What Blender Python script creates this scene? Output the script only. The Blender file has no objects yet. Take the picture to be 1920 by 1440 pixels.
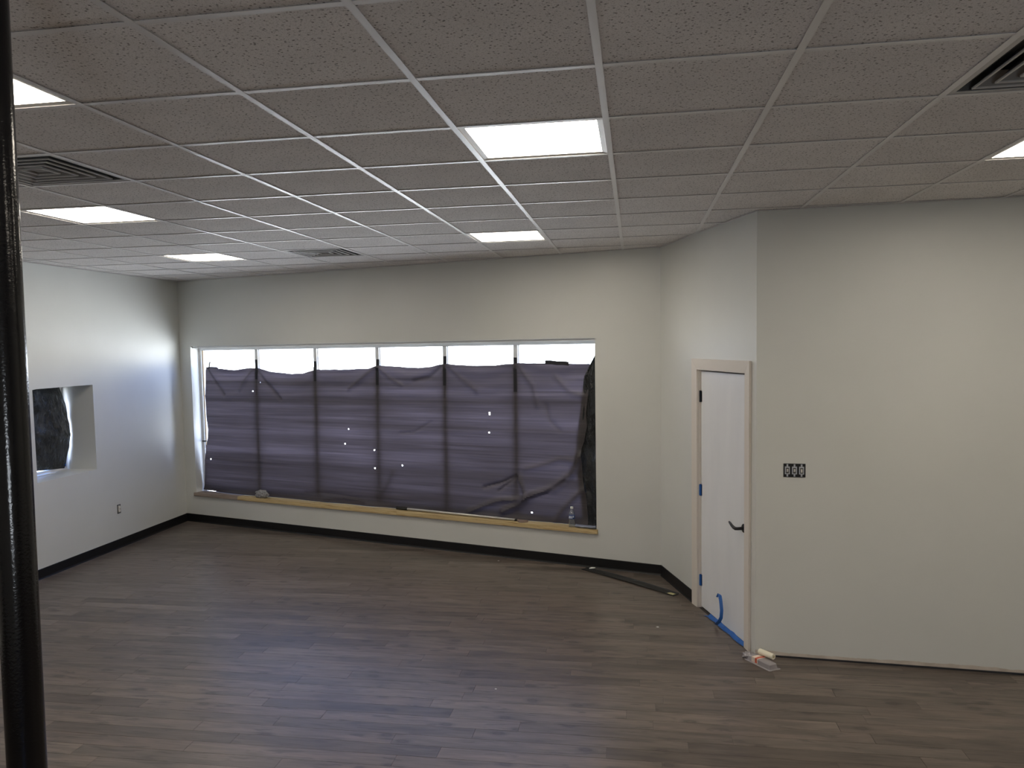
import bpy, bmesh, math, random
from mathutils import Vector, Matrix, noise
random.seed(11)
PI = math.pi
sc = bpy.context.scene
COL = sc.collection

# ------------------------------------------------------------------ camera
H = 3.12                                   # ceiling height, floor at z = 0
cam = bpy.data.cameras.new('camera')
co = bpy.data.objects.new('camera', cam)
COL.objects.link(co)
sc.camera = co
cam.sensor_fit = 'HORIZONTAL'
cam.sensor_width = 36.0
cam.lens = 1505.44 / 1920 * 36
cam.shift_x = (960 - 935.26) / 1920
cam.shift_y = (748.36 - 720) / 1920
yw, pt, rl = -0.1686, -0.0684, -0.0181
F = Vector((math.sin(yw) * math.cos(pt), math.cos(yw) * math.cos(pt), math.sin(pt)))
R0 = Vector((math.cos(yw), -math.sin(yw), 0))
U0 = R0.cross(F)
R = R0 * math.cos(rl) + U0 * math.sin(rl)
U = -R0 * math.sin(rl) + U0 * math.cos(rl)
M = Matrix((R, U, -F)).transposed().to_4x4()
M.translation = Vector((0.1067, -2.0279, 2.2426))
co.matrix_world = M
cam.clip_end = 200
cam.clip_start = 0.05

# ------------------------------------------------------------------ world: bright hazy day, sky above, sunlit paving below
w = bpy.data.worlds.new('world')
sc.world = w
w.use_nodes = True
nt = w.node_tree
nt.nodes.clear()
o = nt.nodes.new('ShaderNodeOutputWorld')
bg = nt.nodes.new('ShaderNodeBackground')
tc = nt.nodes.new('ShaderNodeTexCoord')
sp = nt.nodes.new('ShaderNodeSeparateXYZ')
mr = nt.nodes.new('ShaderNodeMapRange')
cr = nt.nodes.new('ShaderNodeValToRGB')
nt.links.new(tc.outputs['Generated'], sp.inputs[0])
nt.links.new(sp.outputs['Z'], mr.inputs['Value'])
mr.inputs['From Min'].default_value = -1
mr.inputs['From Max'].default_value = 1
nt.links.new(mr.outputs[0], cr.inputs[0])
nt.links.new(cr.outputs[0], bg.inputs[0])
nt.links.new(bg.outputs[0], o.inputs[0])
el = cr.color_ramp.elements
el[0].position = 0.0; el[0].color = (.45, .46, .48, 1)
el[1].position = 1.0; el[1].color = (.17, .32, .68, 1)
for p, c in ((.22, (.64, .67, .72, 1)), (.36, (1.30, 1.36, 1.44, 1)), (.44, (1.16, 1.22, 1.31, 1)), (.488, (.62, .65, .70, 1)), (.515, (.44, .52, .68, 1)), (.60, (.15, .28, .70, 1)), (.75, (.17, .32, .74, 1))):
    e = el.new(p); e.color = c
bg.inputs[1].default_value = 15.5
LAMP = 19.5                                  # radiance of the ceiling light panels

vs = sc.view_settings
vs.view_transform = 'Standard'
vs.look = 'None'
vs.gamma = 1
vs.exposure = 0.08
vs.use_curve_mapping = False
sc.cycles.max_bounces = 12
sc.cycles.diffuse_bounces = 8
sc.cycles.transparent_max_bounces = 12
sc.cycles.sample_clamp_indirect = 6.0
sc.cycles.use_denoising = True
sc.cycles.caustics_reflective = False
sc.cycles.caustics_refractive = False

# ------------------------------------------------------------------ room plan
A = Vector((-5.7094, 7.5663)); B = Vector((.3451, 5.691)); D = Vector((.9378, 3.7626)); E_ = Vector((6.0, 3.372))
BR = Vector((6.0, -5.0)); BL = Vector((-5.7094, -5.0))

# ------------------------------------------------------------------ materials
def mat(name, base, rough=.5, metal=0, spec=.5, fn=None, **kw):
    m = bpy.data.materials.new(name)
    m.use_nodes = True
    b = m.node_tree.nodes['Principled BSDF']
    b.inputs['Base Color'].default_value = (*base, 1)
    b.inputs['Roughness'].default_value = rough
    b.inputs['Metallic'].default_value = metal
    b.inputs['Specular IOR Level'].default_value = spec
    for k, v in kw.items():
        b.inputs[k.replace('_', ' ')].default_value = v
    if fn: fn(m.node_tree, b)
    return m

class N:
    """small node helper"""
    def __init__(s, t): s.t = t
    def new(s, kind, **kw):
        n = s.t.nodes.new(kind)
        for k, v in kw.items(): setattr(n, k, v)
        return n
    def link(s, a, b): s.t.links.new(a, b)
    def pos(s): return s.new('ShaderNodeNewGeometry').outputs['Position']
    def obj(s): return s.new('ShaderNodeTexCoord').outputs['Object']
    def scale(s, v, x, y, z):
        n = s.new('ShaderNodeVectorMath', operation='MULTIPLY'); s.link(v, n.inputs[0]); n.inputs[1].default_value = (x, y, z); return n.outputs[0]
    def noise(s, v, sc_, det=3, rough=.5, dist=0):
        n = s.new('ShaderNodeTexNoise'); s.link(v, n.inputs['Vector']); n.inputs['Scale'].default_value = sc_
        n.inputs['Detail'].default_value = det; n.inputs['Roughness'].default_value = rough; n.inputs['Distortion'].default_value = dist
        return n.outputs['Fac']
    def ramp(s, v, *st):
        n = s.new('ShaderNodeValToRGB'); s.link(v, n.inputs[0]); e = n.color_ramp.elements
        while len(e) < len(st): e.new(.5)
        for i, (p, c) in enumerate(st):
            e[i].position = p; e[i].color = (*c, 1) if isinstance(c, tuple) else (c, c, c, 1)
        return n.outputs[0]
    def mix(s, f, a, b, bt='MIX'):
        n = s.new('ShaderNodeMix', data_type='RGBA', blend_type=bt)
        for v, i in ((f, 0), (a, 6), (b, 7)):
            if isinstance(v, (int, float)): n.inputs[i].default_value = v
            elif isinstance(v, tuple): n.inputs[i].default_value = (*v, 1)
            else: s.link(v, n.inputs[i])
        return n.outputs[2]
    def math(s, op, a, b=None):
        n = s.new('ShaderNodeMath', operation=op)
        for i, v in enumerate((a, b)):
            if v is None: continue
            if isinstance(v, (int, float)): n.inputs[i].default_value = v
            else: s.link(v, n.inputs[i])
        return n.outputs[0]
    def bump(s, b, h, strength=.3, dist=.002):
        n = s.new('ShaderNodeBump'); n.inputs['Strength'].default_value = strength; n.inputs['Distance'].default_value = dist
        s.link(h, n.inputs['Height']); s.link(n.outputs[0], b.inputs['Normal'])

WALLC = (.56, .57, .545)
def f_wall(t, b):
    n = N(t); p = n.pos()
    c = n.ramp(n.noise(p, 1.7, 3), (.3, (.655, .665, .64)), (.7, (.685, .695, .67)))
    n.link(c, b.inputs['Base Color'])
    n.bump(b, n.noise(p, 260, 2), .25, .0008)
m_wall = mat('wall_paint', WALLC, .42, fn=f_wall)
def f_wall_raw(t, b):
    n = N(t); p = n.pos(); s = n.new('ShaderNodeSeparateXYZ'); n.link(p, s.inputs[0])
    edge = n.math('ADD', n.math('MULTIPLY', n.noise(n.scale(p, 1, 1, 0), 3.5, 4, .6), .05), .012)
    below = n.math('LESS_THAN', s.outputs['Z'], edge)
    raw = n.ramp(n.noise(p, 9, 4), (.3, (.50, .44, .38)), (.7, (.66, .60, .53)))
    paint = n.ramp(n.noise(p, 1.7, 3), (.3, (.655, .665, .64)), (.7, (.685, .695, .67)))
    n.link(n.mix(below, paint, raw), b.inputs['Base Color'])
    n.bump(b, n.noise(p, 260, 2), .25, .0008)
m_wall_raw = mat('wall_paint_with_bare_base', WALLC, .45, fn=f_wall_raw)

def f_tile(t, b):
    n = N(t); p = n.pos()
    flat = n.scale(p, 1, 1, .3)
    oi = n.new('ShaderNodeObjectInfo')
    tone = n.mix(oi.outputs['Random'], (.86, .835, .83), (.91, .885, .88))
    blot = n.ramp(n.noise(flat, 5, 2), (.3, .93), (.7, 1.0))
    tone = n.mix(1.0, tone, blot, 'MULTIPLY')
    pit1 = n.ramp(n.noise(flat, 110, 2, .6), (.59, 0.0), (.65, 1.0))
    pit2 = n.ramp(n.noise(flat, 240, 1, .5), (.58, 0.0), (.66, 1.0))
    v = n.new('ShaderNodeTexVoronoi', voronoi_dimensions='2D'); n.link(flat, v.inputs['Vector']); v.inputs['Scale'].default_value = 42
    pit3 = n.ramp(v.outputs['Distance'], (.10, 1.0), (.18, 0.0))
    keep = n.ramp(n.noise(flat, 31, 1), (.47, 0.0), (.50, 1.0))
    pit3 = n.mix(1.0, pit3, keep, 'MULTIPLY')
    c = n.mix(n.math('MULTIPLY', pit2, .35), tone, (.30, .28, .27))
    c = n.mix(n.math('MULTIPLY', pit1, .45), c, (.20, .185, .18))
    c = n.mix(n.math('MULTIPLY', pit3, .7), c, (.05, .045, .04))
    n.link(c, b.inputs['Base Color'])
m_tile = mat('mineral_fibre_tile', (.6, .56, .55), .9, spec=.2, fn=f_tile)
m_grid = mat('white_enamel_grid', (.80, .785, .785), .30, spec=.6)
m_deck = mat('plenum_deck', (.10, .10, .10), .9)
m_lampframe = mat('white_lamp_frame', (.75, .73, .71), .35)
def emis(name, col, st):
    m = bpy.data.materials.new(name); m.use_nodes = True; t = m.node_tree; t.nodes.clear()
    e = t.nodes.new('ShaderNodeEmission'); e.inputs[0].default_value = (*col, 1); e.inputs[1].default_value = st
    oo = t.nodes.new('ShaderNodeOutputMaterial'); t.links.new(e.outputs[0], oo.inputs[0]); return m
m_lamp = emis('lit_diffuser', (1.0, .90, .76), LAMP)

def plank_mat(name, attr):
    def f(t, b):
        n = N(t); p = n.pos()
        if attr:
            a = n.new('ShaderNodeAttribute', attribute_name='plank_tone'); rnd = a.outputs['Fac']
        else:
            rnd = n.new('ShaderNodeObjectInfo').outputs['Random']
        cx = n.new('ShaderNodeCombineXYZ')
        n.link(n.math('MULTIPLY', rnd, 37.0), cx.inputs[0]); n.link(n.math('MULTIPLY', rnd, 91.0), cx.inputs[1])
        ad = n.new('ShaderNodeVectorMath', operation='ADD'); n.link(p, ad.inputs[0]); n.link(cx.outputs[0], ad.inputs[1])
        q = ad.outputs[0]
        base = n.ramp(rnd, (0, (0.088, 0.070, 0.057)), (.28, (0.121, 0.099, 0.082)), (.55, (0.145, 0.119, 0.100)), (.8, (0.130, 0.103, 0.085)), (1, (0.168, 0.139, 0.116)))
        grain = n.noise(n.scale(q, 1.6, 34, 1), 3.2, 6, .62, .3)
        c = n.mix(1.0, base, n.ramp(grain, (.30, .76), (.5, 1.0), (.70, 1.14)), 'MULTIPLY')
        broad = n.noise(n.scale(q, 1.1, 7, 1), 2.2, 3, .5, .4)
        c = n.mix(1.0, c, n.ramp(broad, (.34, .72), (.50, 1.0), (.66, 1.20)), 'MULTIPLY')
        smud = n.ramp(n.noise(n.scale(q, 1.5, 9, 1), 2.4, 3, .6, .6), (.57, 0.0), (.66, 1.0))
        c = n.mix(n.math('MULTIPLY', smud, .72), c, (.055, .043, .038))
        v = n.new('ShaderNodeTexVoronoi', voronoi_dimensions='2D'); n.link(n.scale(q, 1.5, 3.0, 0), v.inputs['Vector']); v.inputs['Scale'].default_value = 1.5
        cs_ = n.new('ShaderNodeSeparateColor'); n.link(v.outputs['Color'], cs_.inputs[0]); kk = n.math('LESS_THAN', cs_.outputs[0], .62)
        kn = n.ramp(n.math('ADD', v.outputs['Distance'], n.math('MULTIPLY', n.noise(q, 40, 2), .06)), (.05, .75), (.09, 1.0), (.13, .45), (.20, 0.0))
        c = n.mix(n.math('MULTIPLY', n.math('MULTIPLY', kn, kk), .8), c, (.04, .030, .026))
        n.link(c, b.inputs['Base Color'])
        n.link(n.ramp(grain, (.3, .38), (.7, .30)), b.inputs['Roughness'])
        n.bump(b, grain, .12, .0008)
    return mat(name, (.22, .19, .17), .4, spec=.5, fn=f)
m_plank = plank_mat('vinyl_plank', False)
m_plank_far = plank_mat('vinyl_plank_far', True)
m_sub = mat('subfloor', (.05, .045, .04), .8)
m_black_base = mat('black_vinyl_base', (.006, .006, .007), .42, spec=.4)
m_casing = mat('primed_trim', (.76, .71, .65), .5)
def f_door(t, b):
    n = N(t); p = n.pos()
    n.link(n.ramp(n.noise(n.scale(p, 1, 1, .25), 6, 4), (.3, (.83, .85, .885)), (.7, (.88, .90, .93))), b.inputs['Base Color'])
m_door = mat('door_paint', (.63, .64, .66), .32, fn=f_door)
m_blackmetal = mat('matte_black_metal', (.01, .01, .011), .35, spec=.5)
def f_pole(t, b):
    n = N(t); n.bump(b, n.noise(n.obj(), 190, 2), .35, .001)
m_pole = mat('black_gloss_paint', (.003, .003, .004), .16, spec=.5, fn=f_pole)
m_tape = mat('blue_painter_tape', (.02, .12, .42), .6)
m_hinge = mat('dark_hinge', (.02, .025, .035), .4, metal=.6)
m_alu = mat('window_aluminium', (.66, .66, .66), .4, metal=.0)
m_brown = mat('old_brown_sealant', (.26, .19, .11), .8)
def f_wood(c1, c2, sc_=1.0):
    def f(t, b):
        n = N(t); p = n.obj()
        g = n.noise(n.scale(p, 1.2 * sc_, 30, 30), 2.2, 5, .6, .8)
        n.link(n.ramp(g, (.32, c2), (.5, c1), (.7, tuple(min(1, x * 1.12) for x in c1))), b.inputs['Base Color'])
        n.bump(b, g, .15, .001)
    return f
m_pine = mat('fresh_pine', (.62, .46, .22), .55, fn=f_wood((.60, .47, .25), (.36, .22, .08)))
m_oldwood = mat('weathered_wood', (.3, .24, .2), .7, fn=f_wood((.34, .28, .24), (.18, .13, .10)))
m_grey_metal = mat('galvanised_duct', (.07, .07, .07), .5, metal=.3)
m_vent = mat('vent_enamel', (.50, .49, .48), .38, spec=.5)
m_vent_shade = mat('vent_enamel_shaded', (.26, .255, .25), .45)  # vent enamel copy, slot shade put into the colour of recessed parts
m_box = mat('black_plastic_box', (.01, .01, .01), .6)
m_steel = mat('zinc_yoke', (.55, .55, .54), .35, metal=.7)
m_dev = mat('dark_device_body', (.10, .095, .085), .5)
m_toggle = mat('ivory_toggle', (.80, .77, .70), .35)
m_white = mat('white_paper', (.8, .8, .78), .7)
m_cream = mat('cream_foam', (.86, .82, .66), .85)
m_card = mat('red_card', (.55, .10, .05), .6)
m_skin = mat('pale_card', (.75, .64, .55), .6)
m_grip = mat('black_rubber', (.012, .012, .012), .55)
m_tube = mat('brushed_pole', (.55, .54, .52), .3, metal=.75)
m_tip = mat('brown_plastic', (.26, .20, .17), .5)
m_label = mat('blue_bottle_label', (.03, .07, .25), .4)
m_labelw = mat('pale_label_print', (.65, .72, .82), .4)
def f_rag(t, b):
    n = N(t); n.link(n.ramp(n.noise(n.obj(), 60, 4), (.35, (.16, .16, .16)), (.65, (.36, .36, .36))), b.inputs['Base Color'])
m_rag = mat('grey_rag', (.28, .28, .28), .9, fn=f_rag)

def thin(name, tint, rough=.02, gloss=.08, body=None, bodyf=0):
    """thin clear sheet: passes light straight through, with a fresnel-like gloss"""
    m = bpy.data.materials.new(name); m.use_nodes = True; t = m.node_tree; t.nodes.clear(); n = N(t)
    tr = n.new('ShaderNodeBsdfTransparent'); tr.inputs[0].default_value = (*tint, 1)
    g = n.new('ShaderNodeBsdfGlossy'); g.inputs['Roughness'].default_value = rough
    lw = n.new('ShaderNodeLayerWeight'); lw.inputs[0].default_value = .35
    fac = n.math('ADD', n.math('MULTIPLY', lw.outputs['Facing'], .5), gloss)
    mx = n.new('ShaderNodeMixShader'); n.link(fac, mx.inputs[0]); n.link(tr.outputs[0], mx.inputs[1]); n.link(g.outputs[0], mx.inputs[2])
    out = mx.outputs[0]
    if body:
        d = n.new('ShaderNodeBsdfDiffuse'); d.inputs[0].default_value = (*body, 1)
        m2 = n.new('ShaderNodeMixShader'); m2.inputs[0].default_value = bodyf; n.link(out, m2.inputs[1]); n.link(d.outputs[0], m2.inputs[2]); out = m2.outputs[0]
    oo = n.new('ShaderNodeOutputMaterial'); n.link(out, oo.inputs[0]); return m
m_glass = thin('window_glass', (.97, .98, .98), .0, .03)
m_clear = thin('clear_plastic', (.85, .86, .9), .12, .15, (.60, .56, .58), .38)
m_bottle = thin('bottle_plastic', (.88, .92, .94), .08, .16, (.5, .55, .58), .10)

def curtain_mat():
    m = bpy.data.materials.new('dark_landscape_fabric'); m.use_nodes = True; t = m.node_tree; t.nodes.clear(); n = N(t)
    p = n.obj()
    s1 = n.noise(n.scale(p, .16, 1, 5.5), 1.6, 4, .6)
    s2 = n.noise(n.scale(p, .5, 1, 30), 2.0, 4, .6)
    s3 = n.noise(p, 1.3, 2)
    k = n.mix(1.0, n.ramp(s1, (.30, .45), (.50, 1.0), (.72, 1.65)), n.ramp(s2, (.3, .72), (.7, 1.28)), 'MULTIPLY')
    k = n.mix(1.0, k, n.ramp(s3, (.3, .8), (.7, 1.2)), 'MULTIPLY')
    sx = n.new('ShaderNodeSeparateXYZ'); n.link(p, sx.inputs[0])
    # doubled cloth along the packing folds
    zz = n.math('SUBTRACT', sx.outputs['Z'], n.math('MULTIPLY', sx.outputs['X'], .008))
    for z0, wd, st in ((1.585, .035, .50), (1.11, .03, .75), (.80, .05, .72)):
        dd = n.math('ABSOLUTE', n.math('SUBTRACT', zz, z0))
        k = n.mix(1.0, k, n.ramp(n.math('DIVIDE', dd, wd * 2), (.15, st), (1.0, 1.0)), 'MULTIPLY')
    pa = n.new('ShaderNodeAttribute', attribute_name='fold_shade')
    k = n.mix(1.0, k, n.ramp(pa.outputs['Fac'], (0.0, 1.0), (1.0, .34)), 'MULTIPLY')  # fold shading painted into the translucent colour so wrinkles stand out
    k = n.mix(1.0, k, n.ramp(sx.outputs['Z'], (.40, .40), (.56, .56), (.84, .68), (.88, .88)), 'MULTIPLY')  # cloth colour darkened towards the bottom edge
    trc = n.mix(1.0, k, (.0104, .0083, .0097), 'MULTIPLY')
    dfc = n.mix(1.0, n.ramp(s2, (.3, .8), (.7, 1.2)), (.062, .055, .057), 'MULTIPLY')
    d = n.new('ShaderNodeBsdfDiffuse'); n.link(dfc, d.inputs[0])
    tl = n.new('ShaderNodeBsdfTranslucent'); n.link(trc, tl.inputs[0])
    a = n.new('ShaderNodeAddShader'); n.link(d.outputs[0], a.inputs[0]); n.link(tl.outputs[0], a.inputs[1])
    g = n.new('ShaderNodeBsdfGlossy'); g.inputs['Roughness'].default_value = .45
    mx = n.new('ShaderNodeMixShader'); mx.inputs[0].default_value = .03; n.link(a.outputs[0], mx.inputs[1]); n.link(g.outputs[0], mx.inputs[2])
    oo = n.new('ShaderNodeOutputMaterial'); n.link(mx.outputs[0], oo.inputs[0]); return m
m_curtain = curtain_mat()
def f_film(t, b):
    n = N(t); n.link(n.ramp(n.noise(n.scale(n.obj(), 3, 3, 3), 2, 4, .6), (.4, (.006, .007, .007)), (.7, (.035, .038, .038))), b.inputs['Base Color'])
    n.bump(b, n.noise(n.scale(n.obj(), 8, 8, 4), 2, 4, .6, 1.5), .9, .03)
m_film = mat('black_plastic_film', (.015, .015, .017), .20, spec=.6, fn=f_film)
m_tapeblack = mat('black_cloth_tape', (.010, .010, .014), .6)

# ------------------------------------------------------------------ mesh helpers
def link(name, me, m=None, parent=None, loc=None):
    ob = bpy.data.objects.new(name, me)
    COL.objects.link(ob)
    if m is not None and not me.materials: me.materials.append(m)
    if parent is not None: ob.parent = parent
    if loc is not None: ob.location = loc
    return ob
def mesh(name, V, Fc, smooth=False):
    me = bpy.data.meshes.new(name); me.from_pydata([tuple(v) for v in V], [], Fc); me.validate(); me.update()
    if smooth:
        for p in me.polygons: p.use_smooth = True
    return me
class MB:
    def __init__(s): s.V = []; s.F = []
    def box(s, x0, x1, y0, y1, z0, z1):
        k = len(s.V)
        s.V += [(x, y, z) for z in (z0, z1) for x, y in ((x0, y0), (x1, y0), (x1, y1), (x0, y1))]
        s.F += [tuple(k + i for i in f) for f in ((3, 2, 1, 0), (4, 5, 6, 7), (0, 1, 5, 4), (1, 2, 6, 5), (2, 3, 7, 6), (3, 0, 4, 7))]
        return s
    def prism(s, poly, z0, z1):
        k = len(s.V); n = len(poly)
        s.V += [(p[0], p[1], z0) for p in poly] + [(p[0], p[1], z1) for p in poly]
        s.F.append(tuple(k + n - 1 - i for i in range(n))); s.F.append(tuple(k + n + i for i in range(n)))
        s.F += [(k + i, k + (i + 1) % n, k + n + (i + 1) % n, k + n + i) for i in range(n)]
        return s
    def tube(s, pts, rad, seg=16, cap=True):
        pts = [Vector(p) for p in pts]; rad = rad if isinstance(rad, (list, tuple)) else [rad] * len(pts)
        k = len(s.V); up = None
        for i, p in enumerate(pts):
            d = (pts[min(i + 1, len(pts) - 1)] - pts[max(i - 1, 0)]).normalized()
            if up is None:
                up = Vector((0, 0, 1)) if abs(d.z) < .9 else Vector((1, 0, 0))
            a = d.cross(up).normalized(); b = a.cross(d).normalized(); up = b
            for j in range(seg):
                t = 2 * PI * j / seg
                s.V.append(tuple(p + (a * math.cos(t) + b * math.sin(t)) * rad[i]))
        for i in range(len(pts) - 1):
            for j in range(seg):
                s.F.append((k + i * seg + j, k + i * seg + (j + 1) % seg, k + (i + 1) * seg + (j + 1) % seg, k + (i + 1) * seg + j))
        if cap:
            s.F.append(tuple(k + j for j in range(seg))[::-1]); s.F.append(tuple(k + (len(pts) - 1) * seg + j for j in range(seg)))
        return s
    def grid(s, rows):
        k = len(s.V); nr, nc = len(rows), len(rows[0])
        for r in rows: s.V += [tuple(p) for p in r]
        for i in range(nr - 1):
            for j in range(nc - 1):
                a = k + i * nc + j; s.F.append((a, a + 1, a + nc + 1, a + nc))
        return s
    def me(s, name='mesh', smooth=False, bevel=0, fix=True):
        me = mesh(name, s.V, s.F)
        if fix or bevel:
            bm = bmesh.new(); bm.from_mesh(me)
            if fix: bmesh.ops.recalc_face_normals(bm, faces=bm.faces)
            if bevel: bmesh.ops.bevel(bm, geom=bm.edges[:], offset=bevel, segments=2, affect='EDGES', profile=.5)
            bm.to_mesh(me); bm.free()
        if smooth:
            for p in me.polygons: p.use_smooth = True
            try: me.set_sharp_from_angle(angle=math.radians(40))
            except Exception: pass
        return me
def empty(name, loc=(0, 0, 0), rz=0, parent=None):
    e = bpy.data.objects.new(name, None); COL.objects.link(e); e.location = loc; e.rotation_euler = (0, 0, rz); e.empty_display_size = .1
    if parent: e.parent = parent
    return e
def tag(o_, label, cat, group=None, kind=None):
    o_['label'] = label; o_['category'] = cat
    if group: o_['group'] = group
    if kind: o_['kind'] = kind
    return o_
def struct(o_, label=None):
    o_['kind'] = 'structure'
    if label: o_['label'] = label
    return o_
def frame_of(a, b):
    t = (b - a).normalized(); return (a.x, a.y, 0), math.atan2(t.y, t.x), (b - a).length
def place(o_, loc, rz): o_.location = loc; o_.rotation_euler = (0, 0, rz); return o_

# polygon clipping against the room plan
def clip(poly, a, b, keep_right=True):
    out = []; t = b - a
    def side(p):
        v = t.x * (p[1] - a.y) - t.y * (p[0] - a.x)
        return -v if keep_right else v
    for i in range(len(poly)):
        p, q = poly[i], poly[(i + 1) % len(poly)]; sp_, sq = side(p), side(q)
        if sp_ >= 0: out.append(p)
        if (sp_ > 0 and sq < 0) or (sp_ < 0 and sq > 0):
            k = sp_ / (sp_ - sq); out.append((p[0] + (q[0] - p[0]) * k, p[1] + (q[1] - p[1]) * k))
    return out
def area(p): return abs(sum(p[i][0] * p[(i + 1) % len(p)][1] - p[(i + 1) % len(p)][0] * p[i][1] for i in range(len(p)))) / 2
def room_pieces(x0, x1, y0, y1):
    """parts of the rectangle inside the plan (list of convex polygons)"""
    x0, x1 = max(x0, BL.x), min(x1, BR.x); y0 = max(y0, BL.y)
    if x1 - x0 < .004 or y1 - y0 < .004: return [], False
    full = [(x0, y0), (x1, y0), (x1, y1), (x0, y1)]
    p = clip(full, A, B)
    if len(p) < 3: return [], True
    p1 = clip(p, B, D); p2 = clip(clip(p, B, D, False), D, E_)
    out = [q for q in (p1, p2) if len(q) > 2 and area(q) > 2e-4]
    whole = sum(area(q) for q in out) > area(full) - 1e-6
    if whole: return [full], False
    return out, True

CAMP = M.translation
def project(p):
    d = Vector(p) - CAMP; z = d.dot(F)
    if z < .1: return None
    return 935.26 + 1505.44 * d.dot(R) / z, 748.36 - 1505.44 * d.dot(U) / z
def in_view(p, mrg=60):
    q = project(p)
    return q is not None and -mrg < q[0] < 1920 + mrg and -mrg < q[1] < 1440 + mrg

# ------------------------------------------------------------------ walls
def wall(name, a, b, th, holes=(), m=m_wall, z0=0.0, ext=(0, 0)):
    loc, rz, L = frame_of(a, b)
    mb = MB(); xs = sorted({-ext[0], L + ext[1], *[h[0] for h in holes], *[h[1] for h in holes]})
    for i in range(len(xs) - 1):
        x0, x1 = xs[i], xs[i + 1]
        hs = [h for h in holes if h[0] <= x0 + 1e-6 and h[1] >= x1 - 1e-6]
        if not hs: mb.box(x0, x1, 0, th, z0, H + .32)
        else:
            h = hs[0]
            if h[2] > z0 + .001: mb.box(x0, x1, 0, th, z0, h[2])
            mb.box(x0, x1, 0, th, h[3], H + .32)
    me = mb.me(name)
    bm = bmesh.new(); bm.from_mesh(me); bmesh.ops.remove_doubles(bm, verts=bm.verts, dist=1e-5)
    cs = {}                                   # drop the inner faces shared by neighbouring boxes
    for f in bm.faces:
        c = f.calc_center_median(); cs.setdefault((round(c.x, 3), round(c.y, 3), round(c.z, 3)), []).append(f)
    bmesh.ops.delete(bm, geom=[f for l in cs.values() if len(l) > 1 for f in l], context='FACES')
    bm.to_mesh(me); bm.free()
    return struct(place(link(name, me, m), loc, rz))
WB = (.190, 5.685, .345, 2.286)             # big window opening: s0, s1, z0, z1
AL = Vector((-5.7094, -5.0))
WL = (9.945, 10.835, .955, 1.882)           # small window opening on the left wall (y 4.945..5.835)
wall('wall_back', A, B, .21, [WB], ext=(.3, .12))
wall('wall_left', AL, A, .42, [WL], ext=(.2, 0))
DS = (.93, 1.862, 0.0, 2.012)
wall('wall_door', B, D, .12, [DS], ext=(-.001, 0))
wall('wall_right', D, E_, .12, m=m_wall_raw, z0=.014, ext=(-.0, .2))
wall('wall_far_right', E_, BR, .15)
FILL_WIN = [(4.6, 5.6, .95, 1.62)]          # unseen window added behind the camera to carry daylight to the near ceiling
wall('wall_front', BR, BL, .15, FILL_WIN)
# unseen panel added behind the door to keep daylight from leaking in
l_, r_, _ = frame_of(B, D)
struct(place(link('trim_1', MB().box(DS[0] - .05, DS[1] + .05, .122, .135, 0, 2.1).me(), m_deck), l_, r_))
l_, r_, L_ = frame_of(D, E_)
struct(place(link('trim_2', MB().box(.02, L_, .012, .1, 0, .0139).me(), m_deck), l_, r_))  # dark strip standing in for the shade in the gap under the wall

# ------------------------------------------------------------------ baseboards (black rubber cove base)
def baseboard(name, a, b, s0, s1):
    loc, rz, L = frame_of(a, b)
    prof = [(0, .0), (-.013, .0), (-.009, .006), (-.005, .018), (-.004, .098), (-.001, .102), (0, .102)]
    V = []; Fc = []; n = len(prof)
    for x in (s0, s1): V += [(x, y, z) for y, z in prof]
    for i in range(n): Fc.append((i, (i + 1) % n, n + (i + 1) % n, n + i))
    Fc += [tuple(range(n)), tuple(range(2 * n - 1, n - 1, -1))]
    me = mesh(name, V, Fc); bm = bmesh.new(); bm.from_mesh(me); bmesh.ops.recalc_face_normals(bm, faces=bm.faces); bm.to_mesh(me); bm.free()
    return struct(place(link(name, me, m_black_base), loc, rz))
baseboard('baseboard_left', AL, A, 0, (A - AL).length)
baseboard('baseboard_back', A, B, 0, (B - A).length)
baseboard('baseboard_door', B, D, 0, .845)

# ------------------------------------------------------------------ floor: vinyl planks
PW, PL = .118, 1.21
fl = struct(link('floor', MB().prism([(BL.x - .4, BL.y - .2), (BR.x + .2, BR.y - .2), (BR.x + .2, 3.7), (1.4, 4.2), (1.3, 6.2), (-5.9, 8.2), (-6.1, 8.0)], -.08, -.006).me(), m_sub))
cands = []; row = 0; y = BL.y
while y < 7.7:
    x = BL.x - random.random() * PL
    while x < BR.x:
        pcs, cut = room_pieces(x, x + PL, y, y + PW)
        for q in pcs:
            cxy = (sum(p[0] for p in q) / len(q), sum(p[1] for p in q) / len(q), 0)
            cands.append((not any(in_view((p[0], p[1], 0), 5) for p in q + [cxy]), (Vector(cxy) - CAMP).length, q, cut or len(q) != 4, x, y))
        x += PL
    y += PW
cands.sort(key=lambda c: (c[0], c[1]))
G = .0007
pl_me = MB().box(G, PL - G, G, PW - G, -.005, 0).me('plank_mesh', bevel=.0008)
far = MB(); tones = []
for i, (hid, dist, q, cut, x, y) in enumerate(cands):
    if i < 300 and not hid:
        if not cut and x > BL.x:
            link('plank', pl_me, m_plank, fl, (x, y, 0))
        else:
            c = Vector((sum(p[0] for p in q) / len(q), sum(p[1] for p in q) / len(q)))
            qq = [((p[0] - c.x) * .999, (p[1] - c.y) * .988) for p in q]
            link('plank', MB().prism(qq, -.005, 0).me('plank_cut'), m_plank, fl, (c.x, c.y, 0))
    else:
        c = Vector((sum(p[0] for p in q) / len(q), sum(p[1] for p in q) / len(q)))
        far.prism([(c.x + (p[0] - c.x) * .999, c.y + (p[1] - c.y) * .99) for p in q], -.005, 0)
        tones += [random.random()] * (len(q) + 2)
me = mesh('far_planks', far.V, far.F)
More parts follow.
